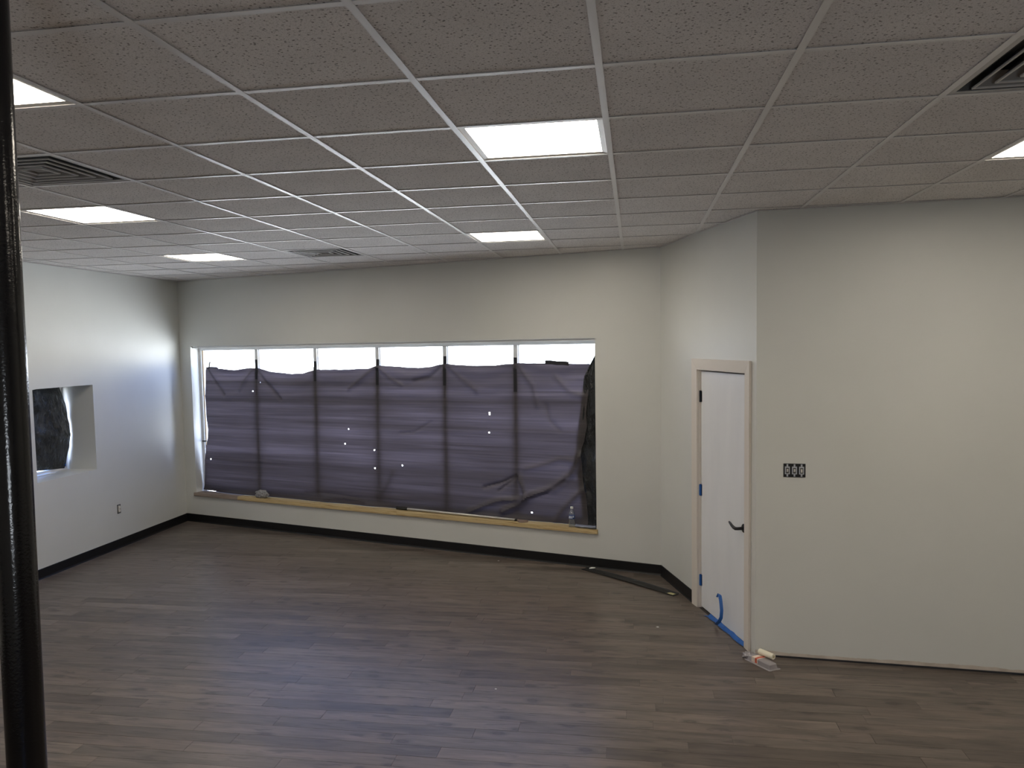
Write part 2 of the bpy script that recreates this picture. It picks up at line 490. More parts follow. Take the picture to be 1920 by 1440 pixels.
at_ = me.attributes.new('plank_tone', 'FLOAT', 'FACE'); at_.data.foreach_set('value', tones)
fo = link('plank', me, m_plank_far, fl); fo['kind'] = 'stuff'

# ------------------------------------------------------------------ ceiling: suspended grid
T = .6096
ce = struct(link('ceiling', MB().prism([(BL.x - .4, BL.y - .2), (BR.x + .2, BR.y - .2), (BR.x + .2, 3.6), (1.1, 3.95), (.55, 5.85), (-5.6, 7.85), (-6.1, 7.8)], H + .32, H + .4).me(), m_deck))
LIGHTS = {(-1, 2): 'square lit ceiling light panel in the middle of the ceiling, largest one seen whole',
          (-2, 7): 'lit ceiling light panel close to the window wall, right of the small far vent',
          (-6, 4): 'lit ceiling light panel on the left, between the big left vent and the left wall',
          (-7, 8): 'farthest lit ceiling light panel, near the corner of left wall and window wall',
          (-4, 0): 'lit ceiling light panel partly hidden by the black pole at top left',
          (3, 3): 'lit ceiling light panel cut by the right edge of the picture',
          (-1, -3): 'lit ceiling light panel behind the camera, above the middle of the room',
          (-6, -4): 'lit ceiling light panel behind the camera, by the left wall',
          (4, -2): 'lit ceiling light panel behind the camera, by the far right wall',
          (7, 1): 'lit ceiling light panel outside the picture to the right'}
VENTS = {(-5, 2): 'large square four-way ceiling vent beside the black pole',
         (-5, 8): 'shiny square ceiling vent near the window wall, smallest in view',
         (2, 1): 'square ceiling vent at the top right corner with dark open slots'}
TILE_Z = H + .003
tile_me = MB().box(-.300, .300, -.300, .300, 0, .015).me('tile_mesh', bevel=.001)
rest = MB(); nt_ = 0
tiles = []
for i in range(-10, 10):
    for j in range(-9, 13):
        if (i, j) in LIGHTS or (i, j) in VENTS: continue
        pcs, cut = room_pieces(i * T, i * T + T, j * T, j * T + T)
        cen = ((i + .5) * T, (j + .5) * T, H)
        for q in pcs:
            vis = any(in_view((p[0], p[1], H), 5) for p in q + [cen])
            tiles.append((not vis, (Vector(cen) - CAMP).length, q, cut, cen))
tiles.sort(key=lambda c: (c[0], c[1]))
for k, (hid, dist, q, cut, cen) in enumerate(tiles):
    c = (sum(p[0] for p in q) / len(q), sum(p[1] for p in q) / len(q))
    if not hid and k < 300:
        if not cut: link('ceiling_tile', tile_me, m_tile, ce, (cen[0], cen[1], TILE_Z))
        else: link('ceiling_tile', MB().prism([((p[0] - c[0]) * .985, (p[1] - c[1]) * .985) for p in q], 0, .015).me('tile_cut'), m_tile, ce, (c[0], c[1], TILE_Z))
    else:
        rest.prism([(c[0] + (p[0] - c[0]) * .985, c[1] + (p[1] - c[1]) * .985) for p in q], TILE_Z, TILE_Z + .015)
ro = link('ceiling_tile', rest.me('tiles_unseen'), m_tile, ce); ro['kind'] = 'stuff'
# grid: runners along y, cross tees along x
bw = .0125
for i in range(-9, 10):
    pcs, _ = room_pieces(i * T - bw, i * T + bw, BL.y, 7.6)
    mb = MB()
    for q in pcs: mb.prism(q, H - .0022, H - .0006)
    mb.box(i * T - .0008, i * T + .0008, BL.y, min(3.4, 9) if i * T > .9 else (5.4 if i * T > 0 else 5.6), H - .0006, H + .03)
    link('main_runner', mb.me('runner'), m_grid, ce)
tee_me = MB().box(-T / 2 + bw, T / 2 - bw, -bw, bw, -.0014, 0).box(-T / 2 + bw, T / 2 - bw, -.0008, .0008, 0, .03).me('tee_mesh')
restt = MB(); nte = 0
tl_ = []
for i in range(-10, 10):
    for j in range(-8, 13):
        for q in room_pieces(i * T + bw, i * T + T - bw, j * T - bw, j * T + bw)[0]:
            cut = room_pieces(i * T + bw, i * T + T - bw, j * T - bw, j * T + bw)[1] or i * T < BL.x
            cen = (i * T + T / 2, j * T, H)
            vis = any(in_view((p[0], p[1], H), 5) for p in q)
            tl_.append((not vis, (Vector(cen) - CAMP).length, q, cut, cen))
tl_.sort(key=lambda c: (c[0], c[1]))
for k, (hid, dist, q, cut, cen) in enumerate(tl_):
    if not hid and k < 300:
        if not cut: link('cross_tee', tee_me, m_grid, ce, cen)
        else: link('cross_tee', MB().prism([(p[0] - cen[0], p[1] - cen[1]) for p in q], -.0014, 0).me('tee_cut'), m_grid, ce, cen)
    else: restt.prism(q, H - .0014, H)
rt = link('cross_tee', restt.me('tees_unseen'), m_grid, ce); rt['kind'] = 'stuff'
# wall angle along the walls
for n_, (a, b) in enumerate(((A, B), (B, D), (D, E_), (AL, A))):
    loc, rz, L = frame_of(a, b)
    e0 = 0 if n_ != 2 else -.02
    struct(place(link('trim_%d' % (n_ + 3), MB().box(e0, L, -.019, -.0002, H - .0034, H - .0024).box(e0, L, -.0012, -.0002, H - .0024, H + .02).me(), m_grid), loc, rz))

# lights
def frame_ring(h0, h1, z0, z1, z0i=None):
    V = []; Fc = []
    for h, z in ((h1, z0), (h0, z0 if z0i is None else z0i), (h0, z1), (h1, z1)):
        V += [(-h, -h, z), (h, -h, z), (h, h, z), (-h, h, z)]
    for r in range(4):
        for c in range(4):
            a, b = r * 4, ((r + 1) % 4) * 4
            Fc.append((a + c, a + (c + 1) % 4, b + (c + 1) % 4, b + c))
    m = MB(); m.V = V; m.F = Fc; return m
lf_me = frame_ring(.268, .2915, .001, .02, .004).me('lamp_frame_mesh'); lf_me.materials.append(m_lampframe)
ld_me = MB().box(-.2685, .2685, -.2685, .2685, .005, .012).me('diffuser_mesh'); ld_me.materials.append(m_lamp)
hs_me = MB().box(-.29, .29, -.29, .29, .021, .07).me('housing_mesh'); hs_me.materials.append(m_grey_metal)
for (i, j), lab in LIGHTS.items():
    e = empty('ceiling_light', ((i + .5) * T, (j + .5) * T, H)); tag(e, lab, 'light', 'square light panels in the ceiling grid')
    link('frame', lf_me, None, e); link('diffuser', ld_me, None, e); link('housing', hs_me, None, e)
# vents
def cone(h0, z0, h1, z1, th=.0012):
    m = MB()
    for (a, za, b, zb) in ((h0, z0, h1, z1), (h0 - th, z0 + th * .2, h1 - th, z1 + th * .2)):
        k = len(m.V)
        m.V += [(-a, -a, za), (a, -a, za), (a, a, za), (-a, a, za), (-b, -b, zb), (b, -b, zb), (b, b, zb), (-b, b, zb)]
        m.F += [(k + c, k + (c + 1) % 4, k + 4 + (c + 1) % 4, k + 4 + c) for c in range(4)]
    m.F += [(c, (c + 1) % 4, 8 + (c + 1) % 4, 8 + c) for c in range(4)]
    m.F += [(4 + c, 4 + (c + 1) % 4, 12 + (c + 1) % 4, 12 + c) for c in range(4)]
    return m
vf_me = frame_ring(.268, .2915, .001, .004).me('vent_frame_mesh'); vf_me.materials.append(m_vent)
rings = [cone(h, .002, h - .036, .045).me('louver_mesh') for h in (.222, .168, .112)]
for r_me in rings: r_me.materials.append(m_vent_shade)
lips = [frame_ring(h - .001, h + .007, -.003, .003).me('lip_mesh') for h in (.222, .168, .112, .055)]
for r_me in lips: r_me.materials.append(m_vent)
cone0 = cone(.262, .003, .250, .06).me('throat_mesh'); cone0.materials.append(m_grey_metal)
cp_me = MB().box(-.050, .050, -.050, .050, .010, .013).me('centre_plate_mesh', bevel=.001); cp_me.materials.append(m_vent_shade)
db = frame_ring(.285, .2905, .004, .10); db.box(-.29, .29, -.29, .29, .10, .105)
db_me = db.me('duct_box_mesh'); db_me.materials.append(m_grey_metal)
for (i, j), lab in VENTS.items():
    e = empty('ceiling_vent', ((i + .5) * T, (j + .5) * T, H)); tag(e, lab, 'vent', 'square four-way vents in the ceiling grid')
    link('frame', vf_me, None, e); link('throat', cone0, None, e)
    for r_me in rings: link('louver_ring', r_me, None, e)
    for r_me in lips: link('louver_lip', r_me, None, e)
    link('centre_plate', cp_me, None, e); link('duct_box', db_me, None, e)

# ------------------------------------------------------------------ big window (in the back wall)
bl, br_, bL = frame_of(A, B)
w1 = struct(place(empty('window_1'), bl, br_))
S0, S1, Z0, Z1 = WB
link('window_header', MB().box(S0, S1, .135, .205, 2.228, Z1).me(bevel=.0015), m_alu, w1)
link('head_trim', MB().box(S0, S1, .030, .050, 2.262, 2.2815).me(bevel=.001), m_alu, w1)
link('window_latch', MB().box(S0 + .012, S0 + .085, .118, .134, 1.040, 1.056).me(bevel=.002), m_blackmetal, w1)
link('window_rail', MB().box(S0, S1, .15, .205, .392, .45).me(bevel=.002), m_alu, w1)
link('window_jamb', MB().box(S0, S0 + .04, .135, .205, .392, 2.228).me(bevel=.002), m_alu, w1)
link('window_jamb', MB().box(S1 - .045, S1, .135, .205, .392, 2.228).me(bevel=.002), m_alu, w1)
link('sealant_strip', MB().box(S0 + .041, S0 + .050, .150, .165, .392, 2.227).me(), m_brown, w1)
MULL = [1.165, 2.095, 2.995, 3.893, 4.752]
for s in MULL: link('mullion', MB().box(s - .024, s + .024, .145, .205, .45, 2.228).box(s - .033, s + .033, .165, .185, .45, 2.228).me(bevel=.0015), m_alu, w1)
ed = [S0 + .04] + MULL + [S1 - .045]
for k in range(6):
    a, b = ed[k], ed[k + 1]
    link('window_pane', MB().box(a + (.02 if k else 0), b - (.02 if k < 5 else 0), .174, .178, .45, 2.228).me(), m_glass, w1)
for k, (a, b, m) in enumerate(((.165, .925, m_oldwood), (.927, 3.322, m_pine), (3.324, 5.700, m_pine))):
    ob = link('sill_board', MB().box(0, b - a, -.028, .150, .346, .390).me(bevel=.002), m, w1); ob.location.x = a
    if k == 0: ob['label'] = 'grey-brown weathered end board of the sill'

def lerp(tab, x):
    if x <= tab[0][0]: return tab[0][1]
    for (a, fa), (b, fb) in zip(tab, tab[1:]):
        if x <= b: return fa + (fb - fa) * (x - a) / (b - a)
    return tab[-1][1]
TOP = [(.3, 2.012), (.37, 2.016), (.51, 2.018), (.54, 1.995), (.82, 1.974), (1.047, 2.001), (1.18, 2.0), (1.215, 1.994), (1.412, 1.954), (1.583, 1.941), (1.758, 1.928), (1.916, 1.934),
       (2.089, 1.979), (2.241, 1.979), (2.501, 1.978), (2.883, 1.99), (3.011, 2.026), (3.223, 2.013), (3.55, 1.994), (3.689, 2.005), (3.902, 2.04), (3.976, 2.033), (4.253, 2.015),
       (4.517, 2.019), (4.755, 2.041), (4.884, 2.04), (5.119, 2.039), (5.4, 2.032), (5.6, 2.031)]
LEFT = [(.4, .205), (.816, .235), (1.04, .278), (1.1, .298), (1.22, .305), (1.33, .285), (1.62, .275), (2.02, .304)]
RIGHT = [(.4, 5.56), (.69, 5.535), (.85, 5.50), (1.17, 5.487), (1.24, 5.516), (1.4, 5.547), (1.53, 5.537), (1.95, 5.587), (2.04, 5.582)]
PEAK = [.33] + MULL + [5.57]
FOLDS = [([(4.367, .71), (4.574, .77), (4.752, .854)], -.016, .018), ([(4.54, .681), (4.714, .807), (4.777, .856)], -.012, .014),
         ([(4.177, .428), (4.538, .577), (4.791, .607), (4.947, .66)], .026, .026), ([(4.6, .47), (4.80, .56), (4.947, .66), (5.188, .75), (5.397, .93), (5.47, 1.10)], .035, .035),
         ([(4.9, .62), (5.1, .69), (5.31, .84), (5.43, 1.041)], -.022, .022), ([(4.777, .856), (4.83, .73), (4.86, .62)], .020, .022),
         ([(5.428, 1.041), (5.25, 1.05), (5.05, .98), (4.859, .928)], .010, .03), ([(5.2, .42), (5.3, .55), (5.5, .75)], .018, .03),
         ([(2.2, .43), (2.5, .46), (2.8, .44)], .012, .018), ([(1.9, .48), (2.3, .50), (2.7, .47)], -.008, .014), ([(3.0, .52), (3.1, .62), (3.2, .80)], .010, .05),
         ([(.33, 2.0), (.45, 1.85), (.62, 1.66)], -.014, .022), ([(1.17, 1.99), (1.32, 1.83), (1.56, 1.62)], -.014, .022), ([(1.13, 1.99), (1.0, 1.86), (.88, 1.72)], .010, .022),
         ([(2.98, 2.0), (2.8, 1.88), (2.6, 1.75)], .012, .024), ([(3.02, 2.0), (3.2, 1.86), (3.33, 1.80)], .010, .022), ([(3.87, 2.02), (3.72, 1.90), (3.5, 1.85)], -.010, .025),
         ([(3.93, 2.02), (4.1, 1.88), (4.3, 1.74)], .009, .025), ([(4.79, 2.0), (4.95, 1.80), (5.0, 1.6)], .009, .03), ([(5.1, 1.6), (5.15, 1.45), (5.25, 1.35)], -.007, .025),
         ([(3.3, 1.26), (3.5, 1.28), (3.72, 1.40)], -.006, .014), ([(5.2, 1.9), (5.35, 1.75), (5.5, 1.7)], .008, .03)]
CREASE = [(1.645, 1.71), (1.24, 1.325), (.80, .964)]
def seg_d(px, py, a, b):
    vx, vy = b[0] - a[0], b[1] - a[1]; t = max(0, min(1, ((px - a[0]) * vx + (py - a[1]) * vy) / (vx * vx + vy * vy)))
    return math.hypot(px - a[0] - vx * t, py - a[1] - vy * t), t
def curtain_off(s, z, zt):
    d = zt - z; v = min(1, max(0, d / 1.6))
    off = .136 - .020 * v
    off += .010 * noise.noise(Vector((s * 1.1, z * 1.3, 3.1))) * min(1, d * 3 + .2) + .004 * noise.noise(Vector((s * 4, z * 5, 1.1)))
    for p0, p1 in zip(PEAK, PEAK[1:]):
        if p0 <= s <= p1:
            q = (s - p0) / (p1 - p0) * 2 - 1
            off += .009 * math.exp(-d / .22) * (1 - q * q) * math.cos(2 * PI * (d - .10 * (1 - q * q)) / .17 + p0)
            off -= .010 * (1 - q * q) * (.5 + .5 * math.exp(-d / .5))
    for ln, a_, w_ in FOLDS:
        if min(p[0] for p in ln) - .12 < s < max(p[0] for p in ln) + .12 and min(p[1] for p in ln) - .12 < z < max(p[1] for p in ln) + .12:
            dm = min(seg_d(s, z, a, b)[0] for a, b in zip(ln, ln[1:]))
            off -= 1.35 * a_ * math.exp(-(dm / w_) ** 2)
    for a, b in CREASE:
        zc = a + (b - a) * (s - .4) / 5.1
        off -= .004 * math.exp(-((z - zc) / .014) ** 2)
    if z < .50: off -= .028 * ((.50 - z) / .1) ** 2 * (.6 + .4 * math.sin(s * 7.3 + 2 * math.sin(s * 2.1)))
    return min(off, .141)
NU, NV = 330, 108
def fold_shade(s, z):
    k = 0.0
    for n_, (ln, a_, w_) in enumerate(FOLDS):
        if min(p[0] for p in ln) - .1 < s < max(p[0] for p in ln) + .1 and min(p[1] for p in ln) - .1 < z < max(p[1] for p in ln) + .1:
            dm, tt = min(seg_d(s, z, a, b) for a, b in zip(ln, ln[1:]))
            k = max(k, math.exp(-(dm / (w_ * .6 + .004)) ** 2) * min(1, abs(a_) / .014))
    return k
rows = []
FOLD_SHADE = []
for r in range(NV + 1):
    v = r / NV; rr = []
    for c in range(NU + 1):
        u = c / NU; s0 = .3 + u * 5.28; zt = lerp(TOP, s0) + .004 * noise.noise(Vector((s0 * 9, 0, 0)))
        zb = .3925 + (.022 * max(0, 1 - (s0 - .3) / .3))
        z = zb + (zt - zb) * v
        l, rg = lerp(LEFT, z), lerp(RIGHT, z)
        s = l + (rg - l) * u
        rr.append((s, curtain_off(s, z, zt), z)); FOLD_SHADE.append(fold_shade(s + .004, z - .006))
    rows.append(rr)
mb = MB().grid(rows)
HOLES = [(1.103, 1.713, 2), (1.223, 1.821, 1), (2.591, 1.284, 1), (2.529, 1.105, 2), (2.947, 1.047, 1), (2.94, .83, 2), (.338, .815, 1), (4.455, 1.503, 3), (4.444, 1.296, 2), (3.331, .888, 1), (4.925, .481, 1)]
gone = set()
for hs, hz, k in HOLES:
    best = sorted(range(len(mb.F)), key=lambda f: abs(mb.V[mb.F[f][0]][0] + .008 - hs) + abs(mb.V[mb.F[f][0]][2] + .007 - hz))[0]
    for q in range(k): gone.add(best + q * NU) if q < (k if k > 2 else 1) - (1 if k > 2 else 0) else None
mb.F = [f for i, f in enumerate(mb.F) if i not in gone]
cur = tag(place(empty('window_covering'), bl, br_), 'dark purple-grey fabric sheet taped across the wide window, full of creases', 'curtain')
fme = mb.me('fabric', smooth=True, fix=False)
at_ = fme.attributes.new('fold_shade', 'FLOAT', 'POINT'); at_.data.foreach_set('value', FOLD_SHADE)
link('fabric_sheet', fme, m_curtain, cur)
for s, zt, zb, lean in ((.352, 2.085, 1.99, .012), (1.165, 2.105, 1.86, .0), (2.095, 2.078, 1.84, .0), (2.998, 2.095, 1.80, .006), (3.893, 2.122, 1.80, .004), (4.752, 2.10, 1.74, .0)):
    w_ = .0195; rws = []
    for k in range(13):
        z = zb + (zt - zb) * k / 12
        y_ = min(.1435, (curtain_off(s, z, 2.03) if z < 2.0 else .1435)) - .0035
        x_ = s + lean * (k / 12) * 2
        w2 = w_ * (.6 if s < .5 else 1)
        rws.append([(x_ - w2, y_, z), (x_, y_ - .001, z), (x_ + w2, y_, z)])
    link('tape_strip', MB().grid(rws).me('tape', fix=False), m_tapeblack, cur)
link('tape_strip', MB().grid([[(5.10 + .065 * i, .120 + .004 * math.sin(i * 2.0), 2.068 - .004 * i - .04 * j + (.004 if i % 2 else 0)) for i in range(5)] for j in range(2)]).me('tape', fix=False), m_tapeblack, cur)

# black film hanging in folds on the right of the fabric
rws = []
FL = [(.392, 5.50), (.7, 5.47), (1.0, 5.42), (1.3, 5.44), (1.9, 5.52), (2.05, 5.60), (2.15, 5.660), (2.19, 5.655), (2.245, 5.645)]
for r in range(61):
    z = .392 + (2.245 - .392) * r / 60; l = lerp(FL, z); rr = []
    for c in range(29):
        u = c / 28; s = l + (5.681 - l) * u
        ph = 2 * PI * (u * 2.6 + .35 * math.sin(z * 3.1) + .1 * z)
        y_ = .137 - .012 * (1 + math.sin(ph)) * (.3 + .7 * u) - .075 * max(0, u - .45) + .006 * noise.noise(Vector((s * 9, z * 4, 5)))
        if z < .62: y_ -= (.62 - z) * .05 * u
        rr.append((s, y_, z))
    rws.append(rr)
fm = tag(place(link('plastic_film', MB().grid(rws).me('film', smooth=True, fix=False), m_film), bl, br_), 'narrow black plastic film hanging in folds at the right end of the wide window', 'plastic sheet')

# things on the sill
def at_sill(name, s, off, rz=0): 
    e = empty(name); a = br_; e.location = (A.x + math.cos(a) * s - math.sin(a) * off, A.y + math.sin(a) * s + math.cos(a) * off, .390); e.rotation_euler = (0, 0, a + rz); return e
def lathe(prof, seg=24):
    m = MB()
    for r, z in prof: m.V += [(r * math.cos(2 * PI * j / seg), r * math.sin(2 * PI * j / seg), z) for j in range(seg)]
    for i in range(len(prof) - 1):
        for j in range(seg): m.F.append((i * seg + j, i * seg + (j + 1) % seg, (i + 1) * seg + (j + 1) % seg, (i + 1) * seg + j))
    m.F.append(tuple(range(seg))[::-1]); m.F.append(tuple((len(prof) - 1) * seg + j for j in range(seg))); return m
# crumpled rag
def blob(rx, ry, rz, amp, seedv, n1=28, n2=18, zmin=0):
    m = MB(); rows = []
    for i in range(n2 + 1):
        th = PI * i / n2; rr = []
        for j in range(n1):
            ph = 2 * PI * j / n1; d = Vector((math.sin(th) * math.cos(ph), math.sin(th) * math.sin(ph), math.cos(th)))
            k = 1 + amp * (noise.noise(d * 2.1 + Vector((seedv, 0, 0))) + .6 * abs(noise.noise(d * 5 + Vector((0, seedv, 0)))))
            rr.append((d.x * rx * k, d.y * ry * k, max(zmin, rz * .85 + d.z * rz * k)))
        rows.append(rr)
    for r in rows: r.append(r[0])
    m.grid(rows); return m
me = blob(.092, .045, .05, .35, 3.7).me('rag', smooth=True)
bm = bmesh.new(); bm.from_mesh(me); bmesh.ops.remove_doubles(bm, verts=bm.verts, dist=1e-4); bm.to_mesh(me); bm.free()
rag = link('crumpled_rag', me, m_rag); e = at_sill('tmp', 1.285, .020); rag.location = e.location; rag.rotation_euler = e.rotation_euler; bpy.data.objects.remove(e)
tag(rag, 'small crumpled grey rag on the left half of the window sill', 'rag')
# extension pole: grip, tube, tip
e = at_sill('extension_pole', 4.06, .045); tag(e, 'silver extension pole with black grip lying along the window sill', 'pole')
ez = .019
link('grip', MB().tube([(-.80, .02, ez), (-.795, .02, ez), (-.66, .015, ez), (-.655, .015, ez)], [.014, .0175, .0175, .015], 20).me(smooth=True), m_grip, e)
link('collar', MB().tube([(-.675, .0155, ez), (-.645, .015, ez)], .0178, 20).me(smooth=True), m_grip, e)
link('tube', MB().tube([(-.655, .015, ez), (.715, -.018, .015)], .0135, 20).me(smooth=True), m_tube, e)
link('ferrule', MB().tube([(.705, -.018, .013), (.735, -.0185, .013)], .0128, 20).me(smooth=True), m_grip, e)
hd = [(.0, .0)] ; pts = [(.735 + .125 * k / 14, -.0185 - .052 * math.sin(PI * k / 14) - .0) for k in range(15)] + [(.86, -.004), (.735, -.004)]
link('scraper_head', MB().prism(pts, .0, .022).me(bevel=.003), m_tip, e)
# water bottle
e = at_sill('water_bottle', 5.418, .012); tag(e, 'small clear plastic water bottle with blue label on the right end of the sill', 'bottle')
bp = [(.026, 0), (.031, .004), (.032, .012), (.0305, .03), (.032, .036), (.0305, .052), (.032, .058), (.0305, .073), (.0315, .080), (.0315, .128), (.031, .134), (.024, .158), (.015, .175), (.0128, .182), (.0128, .190)]
link('bottle_body', lathe(bp).me(smooth=True), m_bottle, e)
link('label_band', lathe([(.0318, .084), (.0322, .0845), (.0322, .1255), (.0318, .126)]).me(smooth=True), m_label, e)
lbp = MB()
for k, (a0, a1, z0, z1) in enumerate(((-2.2, -1.5, .092, .116), (-1.35, -1.05, .092, .116), (-.9, -.5, .100, .118), (-2.9, -2.4, .088, .098))):
    rws = [[(.0327 * math.cos(a0 + (a1 - a0) * i / 5), .0327 * math.sin(a0 + (a1 - a0) * i / 5), z) for i in range(6)] for z in (z0, z1)]
    lbp.grid(rws)
link('label_print', lbp.me(fix=False), m_labelw, e)
link('cap', lathe([(.0148, .186), (.0152, .188), (.0152, .203), (.0140, .205)], 20).me(smooth=True), m_white, e)
# rolled clear plastic beside the bottle
rws = []
for i in range(22):
    x = .215 * i / 21; rr = []
    for j in range(20):
        t = 2 * PI * j / 19 * .93 + .3; r = .017 + .004 * noise.noise(Vector((x * 30, t, 2))) + .006 * (j / 19)
        rr.append((x, r * math.cos(t) * 1.35, .021 + r * math.sin(t) * .85))
    rws.append(rr)
m_roll = mat('shiny_folded_plastic', (.30, .33, .42), .12, metal=.55, spec=.6)
e = at_sill('tmp', 5.465, .002)
ro_ = link('plastic_roll', MB().grid(rws).me(smooth=True, fix=False), m_roll); ro_.location = e.location; ro_.rotation_euler = e.rotation_euler; bpy.data.objects.remove(e)
tag(ro_, 'shiny rolled piece of plastic at the right end of the sill beside the bottle', 'plastic roll')

# ------------------------------------------------------------------ small window in the left wall
ll, lr, lL = frame_of(AL, A)
w2 = struct(place(empty('window_2'), ll, lr))
a0, a1, z0, z1 = WL
link('window_jamb', MB().box(a1 - .045, a1, .375, .415, z0, z1).me(bevel=.002), m_alu, w2)
link('window_jamb', MB().box(a0, a0 + .045, .375, .415, z0, z1).me(bevel=.002), m_alu, w2)
link('window_header', MB().box(a0 + .045, a1 - .045, .375, .415, z1 - .045, z1).me(bevel=.002), m_alu, w2)
link('window_rail', MB().box(a0 + .045, a1 - .045, .375, .415, z0, z0 + .030).me(bevel=.002), m_alu, w2)
link('window_pane', MB().box(a0 + .045, a1 - .045, .394, .398, z0 + .030, z1 - .045).me(), m_glass, w2)
rws = []
for r in range(49):
    v = r / 48; rr = []
    for c in range(41):
        u = c / 40
        zt = z1 - .012 - .125 * max(0, 1 - u / .62) ** 1.2
        zb_ = z0 + .080 - .065 * u
        z = zb_ + (zt - zb_) * v
        redge = a1 - .040 + .034 * math.sin(PI * v) - .012 * v
        y_ = .366 - .070 * math.sin(PI * min(1, max(0, v * 1.02))) ** .9 * (.25 + .75 * u ** 2) - .018 * noise.noise(Vector((u * 3, v * 4, 1))) - .010 * noise.noise(Vector((u * 8 + v * 5, v * 9, 7)))
        y_ -= .014 * math.exp(-((u - .55 + .35 * (1 - v)) / .03) ** 2) + .008 * math.exp(-((v - .42 + .03 * math.sin(9 * u)) / .02) ** 2)
        x_ = a0 + .01 + (redge - a0 - .01) * u
        rr.append((x_, min(y_, .372), z))
    rws.append(rr)
tag(place(link('plastic_film', MB().grid(rws).me('film2', smooth=True, fix=False), m_film), ll, lr), 'shiny black plastic sheet bulging over the small window in the left wall', 'plastic sheet')
tag(place(link('tape_scrap', MB().grid([[(a1 - .062 + .012 * i, .350 + .004 * (i % 2), z0 + .075 + .035 * j - .02 * i) for i in range(4)] for j in range(3)]).me('scrap', fix=False), m_tape), ll, lr), 'scrap of blue tape at the lower right edge of the small window', 'tape')
tag(place(link('paper_strip', MB().box(a0 + .08, a1 - .27, .290, .372, z0 + .0005, z0 + .007).me(bevel=.002), m_white), ll, lr), 'flat white strip lying on the ledge of the small window', 'paper')

# ------------------------------------------------------------------ light portals in the two windows
def portal(frame, s, off, z, sx, sz):
    loc, rz, _ = frame
    la = bpy.data.lights.new('daylight_portal', 'AREA'); la.shape = 'RECTANGLE'; la.size = sx; la.size_y = sz; la.cycles.is_portal = True
    lo = bpy.data.objects.new('daylight_portal', la); COL.objects.link(lo)
    lo.location = (loc[0] + math.cos(rz) * s - math.sin(rz) * off, loc[1] + math.sin(rz) * s + math.cos(rz) * off, z)
    lo.rotation_euler = (-PI / 2, 0, rz)
portal((bl, br_, 0), (S0 + S1) / 2, .215, (Z0 + Z1) / 2, S1 - S0, Z1 - Z0)
portal((ll, lr, 0), (a0 + a1) / 2, .425, (z0 + z1) / 2, a1 - a0, z1 - z0)

fl_, fr_, _ = frame_of(BR, BL)
for k, (a0_, a1_, za_, zb_) in enumerate(FILL_WIN):
    fill_win = struct(place(empty('window_%d' % (k + 3)), fl_, fr_))  # added out of view for its daylight alone
    link('window_frame', MB().box(a0_, a0_ + .04, .08, .13, za_, zb_).box(a1_ - .04, a1_, .08, .13, za_, zb_).box(a0_ + .04, a1_ - .04, .08, .13, za_, za_ + .04).box(a0_ + .04, a1_ - .04, .08, .13, zb_ - .04, zb_).me(), m_alu, fill_win)
    link('window_pane', MB().box(a0_ + .04, a1_ - .04, .104, .108, za_ + .04, zb_ - .04).me(), m_glass, fill_win)
    portal((fl_, fr_, 0), (a0_ + a1_) / 2, .155, (za_ + zb_) / 2, a1_ - a0_, zb_ - za_)

# ------------------------------------------------------------------ door
dl, dr, dL = frame_of(B, D)
d1 = struct(place(empty('door_1'), dl, dr))
c0, c1 = .838, 1.942; o0, o1 = DS[0] + .012, DS[1] - .006; zt = 2.092; zo = 2.003
def casing_side(x0, x1, inner_right):
    xi, xo = (x1, x0) if inner_right else (x0, x1)
    return MB().prism([(p[0], p[1]) for p in ([(xo, -.019), (xi, -.014), (xi, 0), (xo, 0)])], 0, zt)
def mitre(mb, x_in, zt_, zo_): 
    return mb
cm = MB(); cm.V = [(c0, -.019, 0), (o0, -.014, 0), (o0, -.014, zo), (c0, -.019, zt), (c0, 0, 0), (o0, 0, 0), (o0, 0, zo), (c0, 0, zt)]
cm.F = [(0, 1, 2, 3), (4, 7, 6, 5), (0, 3, 7, 4), (1, 5, 6, 2), (0, 4, 5, 1), (3, 2, 6, 7)]
link('door_casing', cm.me(bevel=.0015), m_casing, d1)
cm = MB(); cm.V = [(o1, -.014, 0), (c1, -.019, 0), (c1, -.019, zt), (o1, -.014, zo), (o1, 0, 0), (c1, 0, 0), (c1, 0, zt), (o1, 0, zo)]
cm.F = [(0, 1, 2, 3), (4, 7, 6, 5), (0, 3, 7, 4), (1, 5, 6, 2), (0, 4, 5, 1), (3, 2, 6, 7)]
link('door_casing', cm.me(bevel=.0015), m_casing, d1)
cm = MB(); cm.V = [(c0, -.019, zt), (c1, -.019, zt), (o1, -.014, zo), (o0, -.014, zo), (c0, 0, zt), (c1, 0, zt), (o1, 0, zo), (o0, 0, zo)]
cm.F = [(0, 3, 2, 1), (4, 5, 6, 7), (0, 1, 5, 4), (1, 2, 6, 5), (2, 3, 7, 6), (3, 0, 4, 7)]
link('door_casing', cm.me(bevel=.0015), m_casing, d1)
link('door_jamb', MB().box(DS[0], DS[0] + .018, .0, .12, 0, 2.012).me(), m_casing, d1)
link('door_jamb', MB().box(DS[1] - .010, DS[1], .0, .12, 0, 2.012).me(), m_casing, d1)
link('door_jamb', MB().box(DS[0] + .018, DS[1] - .010, .0, .12, 2.000, 2.012).me(), m_casing, d1)
sl = link('door_slab', MB().box(DS[0] + .022, DS[1] - .013, .022, .06, .012, 1.990).me(bevel=.0015), m_door, d1)
